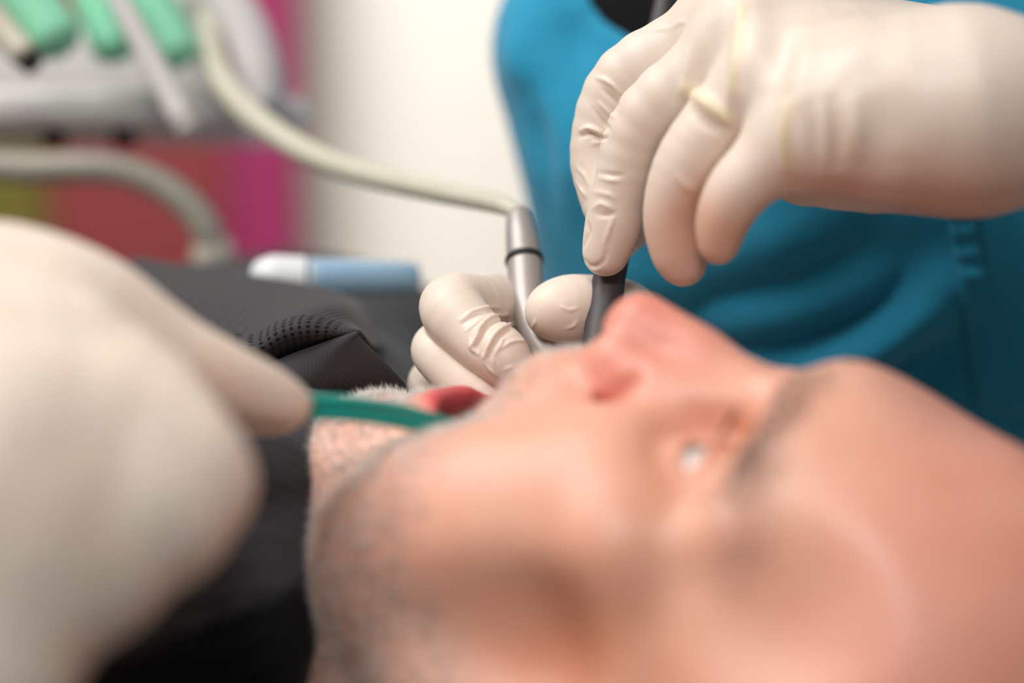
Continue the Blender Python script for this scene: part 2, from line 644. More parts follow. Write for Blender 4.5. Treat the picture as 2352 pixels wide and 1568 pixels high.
def uv_ball(c, r, axis, t0=0.0, t1=math.pi, n=24, rings=14, bulge=0.0):
    axis = Vector(axis).normalized()
    q = axis.to_track_quat('Z', 'Y')
    V, F = [], []
    for i in range(rings + 1):
        t = t0 + (t1 - t0) * i / rings
        for j in range(n):
            a = 2 * math.pi * j / n
            p = q @ Vector((math.sin(t) * math.cos(a), math.sin(t) * math.sin(a), math.cos(t)))
            rr = r + bulge * math.exp(-(t / 0.35) ** 2)
            V.append(np.array(c) + np.array(p) * rr)
    for i in range(rings):
        for j in range(n):
            k = (j + 1) % n
            F.append((i * n + j, (i + 1) * n + j, (i + 1) * n + k, i * n + k))
    return np.array(V), F


for s in (1, -1):
    c = (-10.5, -26.3, 32.0 * s)
    look = (-0.35, 0.93, 0.05 * s)
    V, F = uv_ball(c, 12.6, look)
    e = mesh_obj('eyeball', W(H(V)), F, eye_white, patient)
    V, F = uv_ball(c, 12.7, look, 0.17, 0.46, bulge=0.3)
    i = child_mesh('iris', W(H(V)), F, iris_m, e)
    V, F = uv_ball(c, 12.75, look, 0.0, 0.18, bulge=0.3)
    child_mesh('pupil', W(H(V)), F, pupil_m, e)


def strands(pos, nrm, length, width, lay, spread, rng, seg=2):
    """little tapered hairs as one mesh; arrays in camera mm"""
    n = len(pos)
    d = nrm + lay + rng.normal(0, spread, (n, 3))
    d /= np.linalg.norm(d, axis=1, keepdims=True)
    L = length * rng.uniform(0.6, 1.2, n)[:, None]
    ref = rng.normal(0, 1, (n, 3))
    s = np.cross(d, ref)
    s /= np.linalg.norm(s, axis=1, keepdims=True) + 1e-9
    t = np.cross(d, s)
    w = width * rng.uniform(0.7, 1.2, n)[:, None]
    V = np.stack([pos + s * w, pos - 0.5 * s * w + 0.87 * t * w, pos - 0.5 * s * w - 0.87 * t * w, pos + d * L], 1).reshape(-1, 3)
    b = np.arange(n)[:, None] * 4
    F = np.concatenate([b + [0, 1, 3], b + [1, 2, 3], b + [2, 0, 3]])
    return V, F


rng = np.random.default_rng(7)
HC = H(HV)
HN = -normals(HC, HF)                                  # head space is left-handed
tri = HF
area = np.linalg.norm(np.cross(HC[tri[:, 2]] - HC[tri[:, 0]], HC[tri[:, 3]] - HC[tri[:, 1]]), axis=1)


def scatter(weight, n, rng):
    w = weight[tri].mean(1) * area
    f = rng.choice(len(tri), n, p=w / w.sum())
    b = rng.dirichlet((1, 1, 1, 1), n)
    pos = (HC[tri[f]] * b[:, :, None]).sum(1)
    nr = HN[tri[f]].mean(1)
    return pos, nr / np.linalg.norm(nr, axis=1, keepdims=True)


lay = HR @ np.array([-0.7, 0.0, 0.0])
hair_grey = mat('stubble_hair', srgb(222, 214, 206), rough=0.5, noise=(160, srgb(150, 132, 120), 0.7))
pos, nr = scatter(beard, 24000, rng)
V, F = strands(pos, nr, 2.5, 0.17, lay, 0.35, rng)
b1 = mesh_obj('beard_stubble', W(V), F, hair_grey, patient)
b1['kind'] = 'stuff'
chinw = beard * np.exp(-((HV[:, 0] + 136) / 10) ** 2) * np.exp(-(HV[:, 2] / 22) ** 2) * (HV[:, 1] > -30)
pos, nr = scatter(chinw, 520, rng)
V, F = strands(pos, nr, 3.6, 0.20, lay * 0.7, 0.5, rng)
b2 = mesh_obj('chin_hair', W(V), F, hair_grey, patient)
b2['kind'] = 'stuff'
brow_m = mat('eyebrow_hair', srgb(124, 104, 92), rough=0.6, noise=(300, srgb(176, 164, 156), 0.8))
for s in (1, -1):
    line = [(11.0, -1, 10 * s), (12.5, -6, 22 * s), (12.0, -16, 38 * s), (8.0, -26, 51 * s)]
    d = dist_poly(HV * (1, 0, 1), [(a, 0, c) for a, b, c in line]) + 20 * (HV[:, 1] < -45)
    pos, nr = scatter(np.exp(-(d / 6.2) ** 2) * (d < 12), 1200, rng)
    V, F = strands(pos, nr * 0.35, 7.0, 0.12, HR @ np.array([0.5, -0.6, 1.4 * s]), 0.25, rng)
    e = mesh_obj('eyebrow', W(V), F, brow_m, patient)
    e['kind'] = 'stuff'
    la = [(-7.5, -8, 19 * s), (-6.2, -11, 30 * s), (-7.5, -21, 45 * s)]
    pts = spline([H(p) for p in la], 40)
    V, F = strands(pts, np.tile(HR @ np.array([0.3, 1.0, 0.3 * s]), (len(pts), 1)), 7, 0.12, HR @ np.array([0.3, 0, 0.3 * s]), 0.15, rng)
    e = mesh_obj('eyelashes', W(V), F, mat('lash', srgb(60, 46, 40), 0.6), patient)
    e['kind'] = 'stuff'


# ================================================================== GLOVED HANDS (camera space mm)
glove_m = mat('latex_glove', srgb(231, 217, 204), rough=0.45, sss=0.3, sss_r=(1.0, 0.62, 0.42), sss_s=0.004, bump=(900, 0.10, 0.0004),
              noise=(55, srgb(226, 206, 188), 0.6))
attr_mix(glove_m, 'pink', srgb(206, 150, 122), 0.75)  # reddish brown of tight latex and of shaded undersides, put into the colour
attr_mix(glove_m, 'thick', srgb(230, 214, 172), 0.7)


def flipF(F):
    return [tuple(reversed(f)) for f in np.asarray(F).tolist()]


def pts_of(lst, n=4):
    q = spline([list(C(*p[:3])) + [p[3]] for p in lst], n)           # rounded bends
    return [p[:3] for p in q], [float(p[3]) for p in q]


def hand_mesh(palm, fingers, h, kf=9.0, kp=14.0, extra=None, cut=None, pad=6):
    allp, allr = [], []
    for ch in palm + fingers:
        p, r = pts_of(ch)
        allp += p
        allr += r
    A = np.array(allp)
    R = np.array(allr)[:, None]
    lo = (A - R).min(0) - pad
    hi = (A + R).max(0) + pad
    P = grid(lo, hi, h)
    pd = None
    for ch in palm:
        s = chain(P, *pts_of(ch, 2), 0)
        pd = s if pd is None else smin(pd, s, kp)
    tot = pd.copy()
    for ch in fingers:
        p, r = pts_of(ch)
        b0 = np.floor((np.min(p, 0) - max(r) - kf - lo) / h).astype(int).clip(0)
        b1 = np.ceil((np.max(p, 0) + max(r) + kf - lo) / h).astype(int) + 1
        sl = tuple(slice(b0[i], b1[i]) for i in range(3))
        Q = (P[0][sl[0]], P[1][:, sl[1]], P[2][:, :, sl[2]])
        f = smin(pd[sl], chain(Q, p, r, 1.0), kf)
        tot[sl] = smin(tot[sl], f, 0.8)
    if extra:
        tot = extra(P, tot)
    V, F = surface_nets(tot, lo, h)
    return smooth(V, F, 2, 0.4), F


# ---- dentist's hand at the upper right: little finger nearest the camera, thumb hidden behind
LH_palm = [
    [(2480, 258, 545, 22), (2200, 262, 545, 25.5), (1985, 250, 548, 22)],
    [(2200, 250, 548, 26), (1880, 290, 548, 14.5)],
    [(2200, 215, 562, 23), (1790, 170, 561, 14)],
    [(2200, 185, 580, 19), (1715, 70, 577, 14)],
    [(2200, 160, 600, 18), (1665, 35, 596, 13)],
    [(2250, 340, 560, 17), (2010, 365, 575, 16), (1850, 370, 592, 13)],
]
LH_fing = [
    [(1665, 65, 594, 11.5), (1440, 178, 608, 10.3), (1372, 340, 613, 8.6), (1392, 470, 611, 7.8)],            # index
    [(1715, 95, 577, 11.5), (1490, 262, 590, 9.8), (1425, 430, 597, 8.4), (1408, 520, 600, 8.6), (1391, 582, 601, 7.2)],   # middle
    [(1800, 170, 562, 11.5), (1690, 240, 567, 10.5), (1588, 360, 572, 9.8), (1546, 480, 577, 8.8), (1556, 570, 580, 8.2), (1570, 606, 581, 6.8)],  # ring
    [(1880, 300, 550, 11.5), (1800, 345, 553, 10.5), (1705, 425, 557, 9.2), (1662, 500, 560, 7.8), (1650, 560, 562, 6.0)],            # little
    [(1880, 360, 600, 13), (1640, 380, 638, 10.5), (1490, 470, 642, 9.0), (1425, 540, 634, 7.5)],             # thumb
]
LV, LF = hand_mesh(LH_palm, LH_fing, 0.7, kf=10)
LV = wrinkles(LV, LF, [
    # index finger creases
    ([(1372, 178), (1400, 190), (1425, 215)], 1.03, 0.68), ([(1385, 205), (1405, 225), (1420, 240)], -0.92, 0.77),
    ([(1375, 235), (1395, 255), (1412, 270)], 0.80, 0.59), ([(1362, 250), (1390, 285), (1402, 300)], -0.69, 0.68),
    ([(1335, 300), (1352, 294), (1372, 302), (1392, 310)], 1.49, 0.68), ([(1332, 312), (1355, 306), (1375, 316), (1392, 318)], -1.26, 0.77),
    ([(1360, 330), (1390, 322)], 0.69, 0.59), ([(1325, 385), (1340, 400), (1352, 425)], 0.57, 0.59), ([(1325, 420), (1338, 440), (1345, 450)], 0.69, 0.59),
    # middle finger creases
    ([(1378, 398), (1410, 402), (1430, 402)], -0.69, 0.68), ([(1375, 408), (1405, 414), (1420, 416)], 0.57, 0.59),
    ([(1362, 440), (1395, 446), (1412, 455)], 0.57, 0.68), ([(1362, 478), (1378, 468), (1392, 472), (1405, 480)], 0.80, 0.68),
    ([(1372, 492), (1392, 494), (1410, 490)], -0.80, 0.77), ([(1408, 500), (1398, 530), (1388, 560)], 0.69, 0.68),
    ([(1350, 515), (1352, 535), (1340, 565)], -0.92, 0.85), ([(1340, 595), (1362, 612), (1385, 600), (1392, 580)], -0.80, 0.68),
    ([(1332, 602), (1345, 618), (1375, 618)], 0.57, 0.68),
    # webs and folds of loose latex
    ([(1580, 205), (1620, 235), (1668, 270)], 1.9, 2.3), ([(1590, 260), (1630, 290), (1660, 300)], -0.8, 2.0),
    ([(1700, 20), (1695, 100), (1682, 200), (1672, 270)], 1.6, 2.0),
    ([(1805, 250), (1800, 310), (1808, 385)], 1.7, 1.8), ([(1578, 120), (1572, 190), (1560, 240)], 0.9, 1.8),
    ([(1560, 410), (1580, 430), (1592, 440)], 0.8, 1.4),
    ([(1860, 250), (1872, 320), (1880, 380)], -1.4, 2.4), ([(1905, 240), (1918, 310), (1922, 375)], -1.8, 2.2),
    ([(1890, 250), (1898, 310), (1900, 370)], 0.9, 2.0), ([(1952, 240), (1965, 300), (1972, 350)], 1.3, 2.4),
    ([(1790, 40), (1800, 110), (1775, 200)], -3.0, 6.5), ([(1850, 70), (1842, 130), (1825, 220)], 2.2, 5.0), ([(1735, 10), (1725, 100), (1705, 200)], 1.6, 4.5), ([(1640, 30), (1630, 110), (1610, 180)], -1.2, 4.5),
    ([(2010, 190), (2040, 280), (2030, 360)], -1.6, 7.0),
    ([(1495, 72), (1515, 66), (1535, 64)], 0.5, 0.8), ([(1545, 62), (1560, 52), (1575, 50)], 0.5, 0.8),
])
lp = [(1567, 560, 575), (1645, 530, 556), (1600, 470, 570), (1920, 385, 545), (2100, 470, 548), (2250, 470, 545), (1430, 560, 600)]
lpink = sum(a * np.exp(-(np.linalg.norm(LV - C(*q), axis=1) / r) ** 2) for q, a, r in zip(lp, (.85, 1.0, .5, .9, .7, .6, .35), (16, 12, 10, 10, 24, 22, 10)))
lb = make_bvh(LV, LF)
lt = np.zeros(len(LV))
for pl, w in (([(1580, 205), (1620, 235), (1668, 270)], 2.2), ([(1700, 20), (1695, 100), (1682, 200)], 1.8), ([(1805, 250), (1800, 310), (1808, 385)], 2.0)):
    q = [c for c in (cast(lb, *p) for p in spline(pl, 5)) if c is not None]
    if len(q) > 1:
        lt = np.maximum(lt, np.exp(-(dist_poly(LV, q) / w) ** 2))

# ---- dentist's other hand, holding the drill
RH_palm = [
    [(1330, 905, 690, 27), (1215, 800, 652, 20)],
    [(1330, 905, 690, 25), (1130, 735, 640, 13)],
    [(1330, 905, 690, 25), (1120, 850, 640, 13)],
    [(1330, 905, 690, 25), (1400, 790, 655, 15)],
    [(1330, 905, 690, 25), (1110, 920, 645, 13)],
]
RH_fing = [
    [(1150, 720, 640, 9.5), (1110, 700, 622, 9.0), (1038, 706, 606, 10.2), (1090, 770, 598, 9.0), (1150, 815, 593, 8.6), (1172, 842, 591, 6.6)],   # index
    [(1120, 850, 640, 10), (1040, 810, 622, 9.6), (1008, 806, 611, 8.6), (1060, 860, 605, 8.8), (1110, 905, 600, 8.0), (1160, 935, 600, 7)],      # middle
    [(1100, 930, 648, 10), (1010, 880, 630, 9), (1000, 900, 624, 8.0), (1040, 945, 626, 8), (1095, 975, 632, 7)],                                # ring
    [(1400, 790, 655, 13), (1430, 730, 628, 12), (1330, 712, 614, 11.2), (1288, 712, 611, 10.0), (1266, 716, 610, 8.2)],                        # thumb
    [(1110, 950, 655, 10), (1025, 940, 648, 8), (1015, 970, 644, 7.5), (1050, 995, 646, 7)],                                                    # little
]


def rh_extra(P, d):
    # web bump seen behind the index knuckle
    return smin(d, sd_cone(P, C(1105, 690, 628), C(1125, 685, 634), 8, 7.4), 5)


RV, RF = hand_mesh(RH_palm, RH_fing, 0.5, kf=6, extra=rh_extra)
RV = wrinkles(RV, RF, [
    ([(1058, 735), (1085, 715), (1120, 706), (1150, 706)], 0.63, 0.53), ([(1062, 745), (1090, 726), (1130, 716)], -0.57, 0.53),
    ([(1070, 760), (1095, 740), (1110, 728)], 0.57, 0.46),
    ([(1082, 795), (1095, 775), (1105, 750), (1130, 728), (1165, 722)], 1.32, 0.49), ([(1092, 795), (1104, 775), (1116, 755), (1140, 738), (1168, 734)], -1.04, 0.53),
    ([(1112, 820), (1122, 795), (1140, 765), (1165, 748), (1185, 744)], 1.32, 0.49), ([(1122, 822), (1132, 796), (1150, 772), (1172, 758)], -1.04, 0.53),
    ([(1080, 780), (1083, 800), (1098, 812)], 0.92, 0.46), ([(1110, 815), (1118, 838), (1140, 862)], 0.92, 0.46),
    ([(1138, 812), (1150, 790), (1155, 775)], 0.80, 0.40), ([(1150, 800), (1175, 785), (1205, 782)], 0.63, 0.46), ([(1130, 818), (1135, 840), (1148, 868)], 0.80, 0.40),
    ([(1158, 850), (1168, 845), (1182, 842)], 0.46, 0.40), ([(1160, 868), (1175, 856), (1190, 846)], -0.46, 0.40),
    ([(1120, 740), (1100, 790), (1090, 815)], -0.41, 0.66),
    ([(1290, 705), (1310, 712), (1325, 708)], 0.41, 0.53), ([(1300, 755), (1318, 748), (1325, 738)], 0.51, 0.66), ([(1222, 752), (1228, 742), (1230, 735)], 0.46, 0.46),
    ([(1020, 650), (1060, 645), (1095, 660)], 0.28, 0.66),
])
rpink = 0.25 * np.exp(-(np.linalg.norm(RV - C(1170, 840, 590), axis=1) / 9) ** 2)

# ---- assistant's hand, closest to the camera
AH_palm = [
    [(-420, 780, 480, 30), (-120, 770, 486, 27), (60, 770, 490, 24)],
    [(0, 720, 500, 20), (170, 780, 500, 18)],
    [(-60, 900, 456, 28), (120, 890, 464, 24), (300, 960, 466, 18)],
    [(-40, 1010, 436, 26), (160, 1030, 440, 22), (330, 1090, 446, 17)],
    [(-60, 1140, 422, 24), (230, 1190, 432, 17)],
    [(-60, 1050, 428, 26), (-20, 1280, 424, 24), (-60, 1520, 420, 23)],
    [(20, 1280, 424, 21), (160, 1330, 430, 15)],
]
AH_fing = [
    [(20, 705, 502, 17), (240, 762, 500, 14.5), (480, 864, 506, 11.2), (600, 905, 513, 8.6), (668, 930, 518, 6.4)],      # index reaching forward
    [(300, 1000, 456, 16), (440, 1085, 450, 13), (455, 1140, 452, 11.5), (400, 1180, 476, 10), (220, 1130, 494, 8)],     # middle, folded
    [(280, 1110, 444, 16), (400, 1190, 440, 11.5), (380, 1235, 452, 10.5), (240, 1240, 482, 8)],                         # ring
    [(180, 1210, 434, 15), (270, 1290, 436, 10.5), (240, 1320, 452, 9), (120, 1290, 480, 8)],                            # little
    [(40, 840, 510, 15), (260, 880, 518, 10.5), (470, 932, 526, 8.5), (640, 945, 531, 7.0)],                             # thumb behind the index
]
AV, AF = hand_mesh(AH_palm, AH_fing, 1.5, kf=16, kp=10)
AV = smooth(AV, AF, 10, 0.5)
apink = 0.5 * np.exp(-(np.linalg.norm(AV - C(480, 900, 495), axis=1) / 12) ** 2)

# ================================================================== DENTIST
scrub_m = mat('teal_scrub_cloth', srgb(46, 156, 195), rough=0.8, sheen=0.15, spec=0.2)
nt = scrub_m.node_tree
tc = nt.nodes.new('ShaderNodeTexCoord')
hs = []
for rz in (0.25, 0.25 + math.pi / 2):
    mp = nt.nodes.new('ShaderNodeMapping')
    mp.inputs['Rotation'].default_value = (0, rz, 0)
    wv = nt.nodes.new('ShaderNodeTexWave')
    wv.inputs['Scale'].default_value = 330
    wv.inputs['Distortion'].default_value = 0.4
    nt.links.new(tc.outputs['Object'], mp.inputs[0])
    nt.links.new(mp.outputs[0], wv.inputs[0])
    hs.append(wv)
mxm = nt.nodes.new('ShaderNodeMath')
mxm.operation = 'MAXIMUM'
nt.links.new(hs[0].outputs['Fac'], mxm.inputs[0])
nt.links.new(hs[1].outputs['Fac'], mxm.inputs[1])
bp = nt.nodes.new('ShaderNodeBump')
bp.inputs['Strength'].default_value = 0.18
bp.inputs['Distance'].default_value = 0.0003
nt.links.new(mxm.outputs[0], bp.inputs['Height'])
nt.links.new(bp.outputs[0], nt.nodes['Principled BSDF'].inputs['Normal'])
black_m = mat('black_undershirt', srgb(16, 15, 16), rough=0.85, spec=0.2, bump=(500, 0.3, 0.0006))
dskin_m = mat('dentist_skin', srgb(196, 140, 100), rough=0.5, sss=0.2, sss_s=0.004, noise=(40, srgb(182, 122, 84), 0.5))

lo, h = (-60, -330, 590), 4.0
P = grid(lo, (420, 260, 1250), h)
tc_, tr_ = (168, 20, 812), (160, 250, 160)
P0 = P
P = (P[0], P[1], P[2] + 0.6 * np.minimum(P[1] - 62, 0))           # the chest leans over: it recedes towards the waist
tor = sd_ell(P, tc_, tr_)
tor = smin(tor, sd_cone(P, C(1385, 110, 752), C(1478, 330, 752), 44, 36), 36)
tor = smin(tor, sd_cone(P, C(1478, 330, 752), C(1640, 900, 760), 36, 44), 36)
tor = smin(tor, sd_ell(P, (250, 40, 760), (110, 150, 128)), 40)
tor = smin(tor, sd_cone(P, (120, 175, 830), (360, 160, 770), 48, 62), 40)
P = P0
hole = sd_ell(P, C(1570, -60, 690), (34, 24, 60))
body_core = tor + 9.0
hole = smin(hole, sd_ell(P, (78, 196, 745), (58, 52, 80)), 8)
under = smax(tor + 3.5, smin(sd_ell(P, C(1590, -60, 700), (46, 36, 60)), sd_ell(P, (78, 196, 745), (68, 62, 90)), 8), 3)
scr = smax(tor, -hole, 3)
scr = smax(scr, -body_core, 0)                      # a cloth shell, not a solid
TV, TF = surface_nets(np.where(P[1] + 0 * tor > 250, 9.0, scr).astype(np.float32), lo, h)
TV = smooth(TV, TF, 3, 0.5)
TV = wrinkles(TV, TF, [
    ([(2170, 660), (2080, 750), (1930, 850), (1800, 960)], 13, 11), ([(2100, 620), (1950, 690), (1750, 740), (1560, 760)], -12, 15),
    ([(2200, 780), (2090, 850), (1990, 960)], -7, 12), ([(1900, 500), (1780, 560), (1650, 610)], 4, 14),
    ([(1300, 0), (1320, 80), (1360, 160)], -6, 9), ([(1190, 40), (1190, 130), (1215, 220)], 5, 9),
    ([(1260, 180), (1300, 300), (1310, 460)], 3, 9), ([(1230, 240), (1250, 360), (1265, 480)], -2.5, 6),
    ([(1440, 560), (1480, 640), (1560, 690)], 3, 9),
    ([(2040, 480), (1980, 560), (1900, 620)], -3, 9),
])
DBASE = W(C(1800, 1500, 820))
dentist = thing('person', DBASE, 'dentist in teal scrubs and latex gloves leaning over the patient', 'person')
scrub = mesh_obj('scrub_top', W(TV), flipF(TF), scrub_m, dentist)
UV_, UF = surface_nets(under.astype(np.float32), lo, h)
UV_ = smooth(UV_, UF, 2, 0.5)
mesh_obj('undershirt', W(UV_), flipF(UF), black_m, dentist)

# continuous body: trunk core, neck and both arms down to the wrists
lo2, h2 = (-60, -260, 520), 5.0
P2 = grid(lo2, (520, 480, 1010), h2)
b = sd_ell((P2[0], P2[1], P2[2] + 0.6 * np.minimum(P2[1] - 62, 0)), tc_, (tr_[0] - 16, tr_[1] - 16, tr_[2] - 16))
b = smin(b, sd_cone(P2, (78, 150, 775), (70, 330, 752), 52, 50), 30)
b = smin(b, sd_cone(P2, C(1470, 150, 765), C(1640, 900, 775), 32, 32), 25)          # upper arm of the drill hand
b = smin(b, sd_cone(P2, C(1640, 900, 775), C(1640, 1000, 840), 32, 34), 20)
b = smin(b, sd_cone(P2, C(1640, 1000, 840), C(1345, 915, 694), 36, 24), 20)
b = smin(b, sd_cone(P2, (345, 150, 785), (410, -60, 690), 46, 42), 25)              # other arm
b = smin(b, sd_cone(P2, (410, -60, 690), (300, 40, 560), 40, 31), 20)
b = smin(b, sd_cone(P2, (300, 40, 560), C(2470, 235, 546), 31, 25), 15)
# head bent over the work, above the frame
b = smin(b, sd_ell(P2, (72, 365, 700), (74, 98, 92)), 20)
b = smin(b, sd_ell(P2, (70, 300, 655), (56, 62, 58)), 24)
b = smin(b, sd_cone(P2, (68, 330, 606), (67, 300, 590), 9, 13), 12)
for sx in (-1, 1):
    b = smin(b, sd_ell(P2, (72 + sx * 78, 330, 705), (7, 30, 18)), 6)
BV, BF = surface_nets(b.astype(np.float32), lo2, h2)
BV = smooth(BV, BF, 2, 0.5)
mesh_obj('body', W(BV), flipF(BF), dskin_m, dentist)
# sleeve of the near arm
V, F = tube(W(spline([(352, 150, 782), (385, 60, 740), (408, -30, 700)], 8)), np.linspace(0.066, 0.060, 17), 24, cap=False)
mesh_obj('sleeve', V, F, scrub_m, dentist)

gl = mesh_obj('glove', W(LV), flipF(LF), glove_m, dentist, attrs={'pink': np.clip(lpink, 0, 1), 'thick': lt})
gr = mesh_obj('glove', W(RV), flipF(RF), glove_m, dentist, attrs={'pink': np.clip(rpink, 0, 1), 'thick': 0 * rpink})

# chest pocket with its hem band, laid on the scrub
tb = make_bvh(TV, TF)
TN = normals(TV, TF)


def patch(bvh, c00, c10, c11, c01, nu, nv, off, thick=1.2, wob=0.0):
    """quad of pixels draped on a mesh; returns a closed thin solid (camera mm)"""
    top, bot = [], []
    for j in range(nv + 1):
        for i in range(nu + 1):
            a, q = i / nu, j / nv
            px = np.array(c00) * (1 - a) * (1 - q) + np.array(c10) * a * (1 - q) + np.array(c11) * a * q + np.array(c01) * (1 - a) * q
            r = Vector(C(px[0], px[1], 1.0)).normalized()
            hit = bvh.ray_cast(Vector((0, 0, 0)), r)
            if hit[0] is None:
                hit = (r * 680, -r)
            n = Vector(hit[1])
            if n.dot(r) > 0:
                n = -n
            o = off + wob * math.sin(q * 21 + 1) * (0.3 + 0.7 * math.sin(a * math.pi))
            top.append(np.array(hit[0] + n * (o + thick)))
            bot.append(np.array(hit[0] + n * (o - 0.6)))
    m = nu + 1
    F = []
    N0 = len(top)
    for j in range(nv):
        for i in range(nu):
            q = (j * m + i, j * m + i + 1, (j + 1) * m + i + 1, (j + 1) * m + i)
            F.append(q)
            F.append(tuple(N0 + k for k in q[::-1]))
    ring = [i for i in range(m)] + [j * m + nu for j in range(1, nv + 1)] + [nv * m + i for i in range(nu - 1, -1, -1)] + [j * m for j in range(nv - 1, 0, -1)]
    for k in range(len(ring)):
        a, q = ring[k], ring[(k + 1) % len(ring)]
        F.append((a, N0 + a, N0 + q, q))
    return np.array(top + bot), F


V, F = patch(tb, (2176, 474), (2440, 440), (2470, 980), (2240, 930), 16, 22, 0.4, 1.0)
pk = mesh_obj('pocket', W(V), [tuple(reversed(f)) for f in F], scrub_m, dentist)
V, F = patch(tb, (2174, 470), (2236, 466), (2268, 640), (2208, 646), 6, 26, 1.6, 0.8, wob=0.7)
hem = child_mesh('pocket_hem', W(V), [tuple(reversed(f)) for f in F], scrub_m, pk)
stitch_m = mat('teal_stitching', srgb(70, 140, 165), rough=0.8)
SV, SF = [], []
o = 0
for (a, q) in (((2182, 478), (2214, 640)), ((2230, 474), (2260, 636))):
    n = 26
    for k in range(n):
        p = [np.array(a) + (np.array(q) - np.array(a)) * t for t in ((k + 0.15) / n, (k + 0.75) / n)]
        e = []
        for x in p:
            r = Vector(C(x[0], x[1], 1.0)).normalized()
            hh = tb.ray_cast(Vector((0, 0, 0)), r)
            if hh[0] is not None:
                e.append(np.array(hh[0]) - np.array(r) * 3.0)
        if len(e) == 2:
            V, F = tube(W(np.array([e[0], (e[0] + e[1]) / 2, e[1]])), 0.00018, 5)
            SV.append(V)
            SF += [tuple(i + o for i in f) for f in F]
            o += len(V)
if SV:
    st = child_mesh('stitching', np.concatenate(SV), SF, stitch_m, pk)
    st['kind'] = 'stuff'

# ================================================================== ASSISTANT
assistant = thing('person', W(C(-500, 1300, 400)), 'assistant reaching in from the left, gloved hand blurred in the foreground', 'person')
mesh_obj('glove', W(AV), flipF(AF), glove_m, assistant, attrs={'pink': np.clip(apink, 0, 1), 'thick': 0 * apink})
P3 = grid((-420, -260, 180), (-100, 60, 470), 5.0)
b = chain(P3, [C(-330, 830, 452), (-185, -30, 410), (-330, -150, 280)], (27, 34, 42), 10)
V, F = surface_nets(b.astype(np.float32), (-420, -260, 180), 5.0)
mesh_obj('body', W(smooth(V, F, 2)), flipF(F), dskin_m, assistant)

# ================================================================== INSTRUMENTS
steel_m = mat('satin_steel', srgb(176, 168, 164), rough=0.42, metal=0.35)
rubber_m = mat('black_rubber', srgb(22, 24, 24), rough=0.6)
hose_m = mat('cream_hose', srgb(206, 202, 184), rough=0.5, noise=(60, srgb(192, 186, 164), 0.5))
hp = thing('dental_handpiece', WP(1204, 600, 636), 'grey metal drill handpiece with cream hose held in gloved fingers', 'drill')
pp = np.array([(1191, 488, 646), (1194, 515, 643), (1198, 545, 640), (1203, 592, 636.5)])
V, F = tube(W(np.array([C(*p) for p in spline(pp, 6)])), np.interp(np.linspace(0, 1, 19), [0, .1, .4, 1], [.0034, .0042, .0049, .0058]), 28)
mesh_obj('coupling', V, F, steel_m, hp)
pp = np.array([(1203, 590, 636.6), (1204.5, 604, 635.4)])
V, F = tube(W(np.array([C(*p) for p in spline(pp, 4)])), [.0059, .0064, .0065, .0064, .0059], 28)
mesh_obj('ring', V, F, rubber_m, hp)
pp = np.array([(1204.5, 602, 635.5), (1207, 650, 631), (1214, 720, 624), (1235, 780, 617), (1268, 828, 612), (1310, 870, 606)])
V, F = tube(W(np.array([C(*p) for p in spline(pp, 8)])), np.interp(np.linspace(0, 1, 41), [0, .2, .5, .8, 1], [.0058, .0057, .0049, .0042, .0038]), 28)
mesh_obj('grip', V, F, steel_m, hp)
V, F = tube(W(np.array([C(1310, 862, 606), C(1318, 872, 605), C(1322, 900, 604)])), [.0045, .005, .0045], 20)
mesh_obj('drill_head', V, F, steel_m, hp)
hpts = [(1191, 492, 646), (1168, 476, 650), (1120, 462, 660), (1000, 438, 680), (850, 404, 705), (735, 365, 730), (640, 312, 752), (560, 248, 770), (505, 175, 786), (480, 90, 800), (476, -20, 815)]
hc = np.array([C(*p) for p in spline(hpts, 8)])
V, F = tube(W(hc), np.interp(np.linspace(0, 1, len(hc)), [0, .06, .15, .4, .7, 1], [.0033, .0028, .0034, .0044, .0056, .0060]), 18)
mesh_obj('hose', V, F, hose_m, hp)

dark_m = mat('dark_grey_plastic', srgb(66, 62, 64), rough=0.5, noise=(200, srgb(56, 52, 54), 0.5))
tl = thing('suction_tube', WP(1395, 700, 600), 'dark grey plastic tube pinched by the upper hand, pointing into the mouth', 'instrument')
tp = [(1372, 870, 594), (1374, 800, 599), (1386, 720, 605), (1399, 640, 610), (1427, 520, 618), (1452, 400, 625), (1490, 200, 633), (1522, 40, 638), (1545, -80, 642)]
tcv = np.array([C(*p) for p in spline(tp, 6)])
V, F = tube(W(tcv), np.interp(np.linspace(0, 1, len(tcv)), [0, .12, .3, .5, 1], [.0042, .0050, .0056, .0046, .0037]), 24)
mesh_obj('shaft', V, F, dark_m, tl)
V, F = tube(W(np.array([C(1541, -60, 641.5), C(1549, -105, 643.5)])), [.0046, .0046], 24)
mesh_obj('end_collar', V, F, rubber_m, tl)

green_m = mat('teal_plastic', srgb(24, 150, 138), rough=0.3, noise=(150, srgb(20, 136, 126), 0.5))
rt = thing('plastic_retractor', WP(850, 940, 545), 'flat teal green plastic strip running from foreground glove into open mouth', 'instrument')
gp = [(560, 925, 508), (700, 935, 520), (780, 938, 524), (860, 946, 528), (930, 957, 532), (985, 970, 535), (1030, 983, 539), (1060, 997, 548)]
gc = np.array([C(*p) for p in spline(gp, 8)])
V, F = tube(W(gc), np.interp(np.linspace(0, 1, len(gc)), [0, .2, .5, .75, .92, 1], [.0036, .0038, .0035, .0034, .0028, .0010]), 20, flat=0.38, normal=FWD + 0.5 * UP)
gb = mesh_obj('blade', V, F, green_m, rt)
gs = gc + np.array([0, -2.2, -1.2])[None, :] * np.interp(np.linspace(0, 1, len(gc)), [0, .6, .9, 1], [1, .9, 0.2, 0])[:, None]
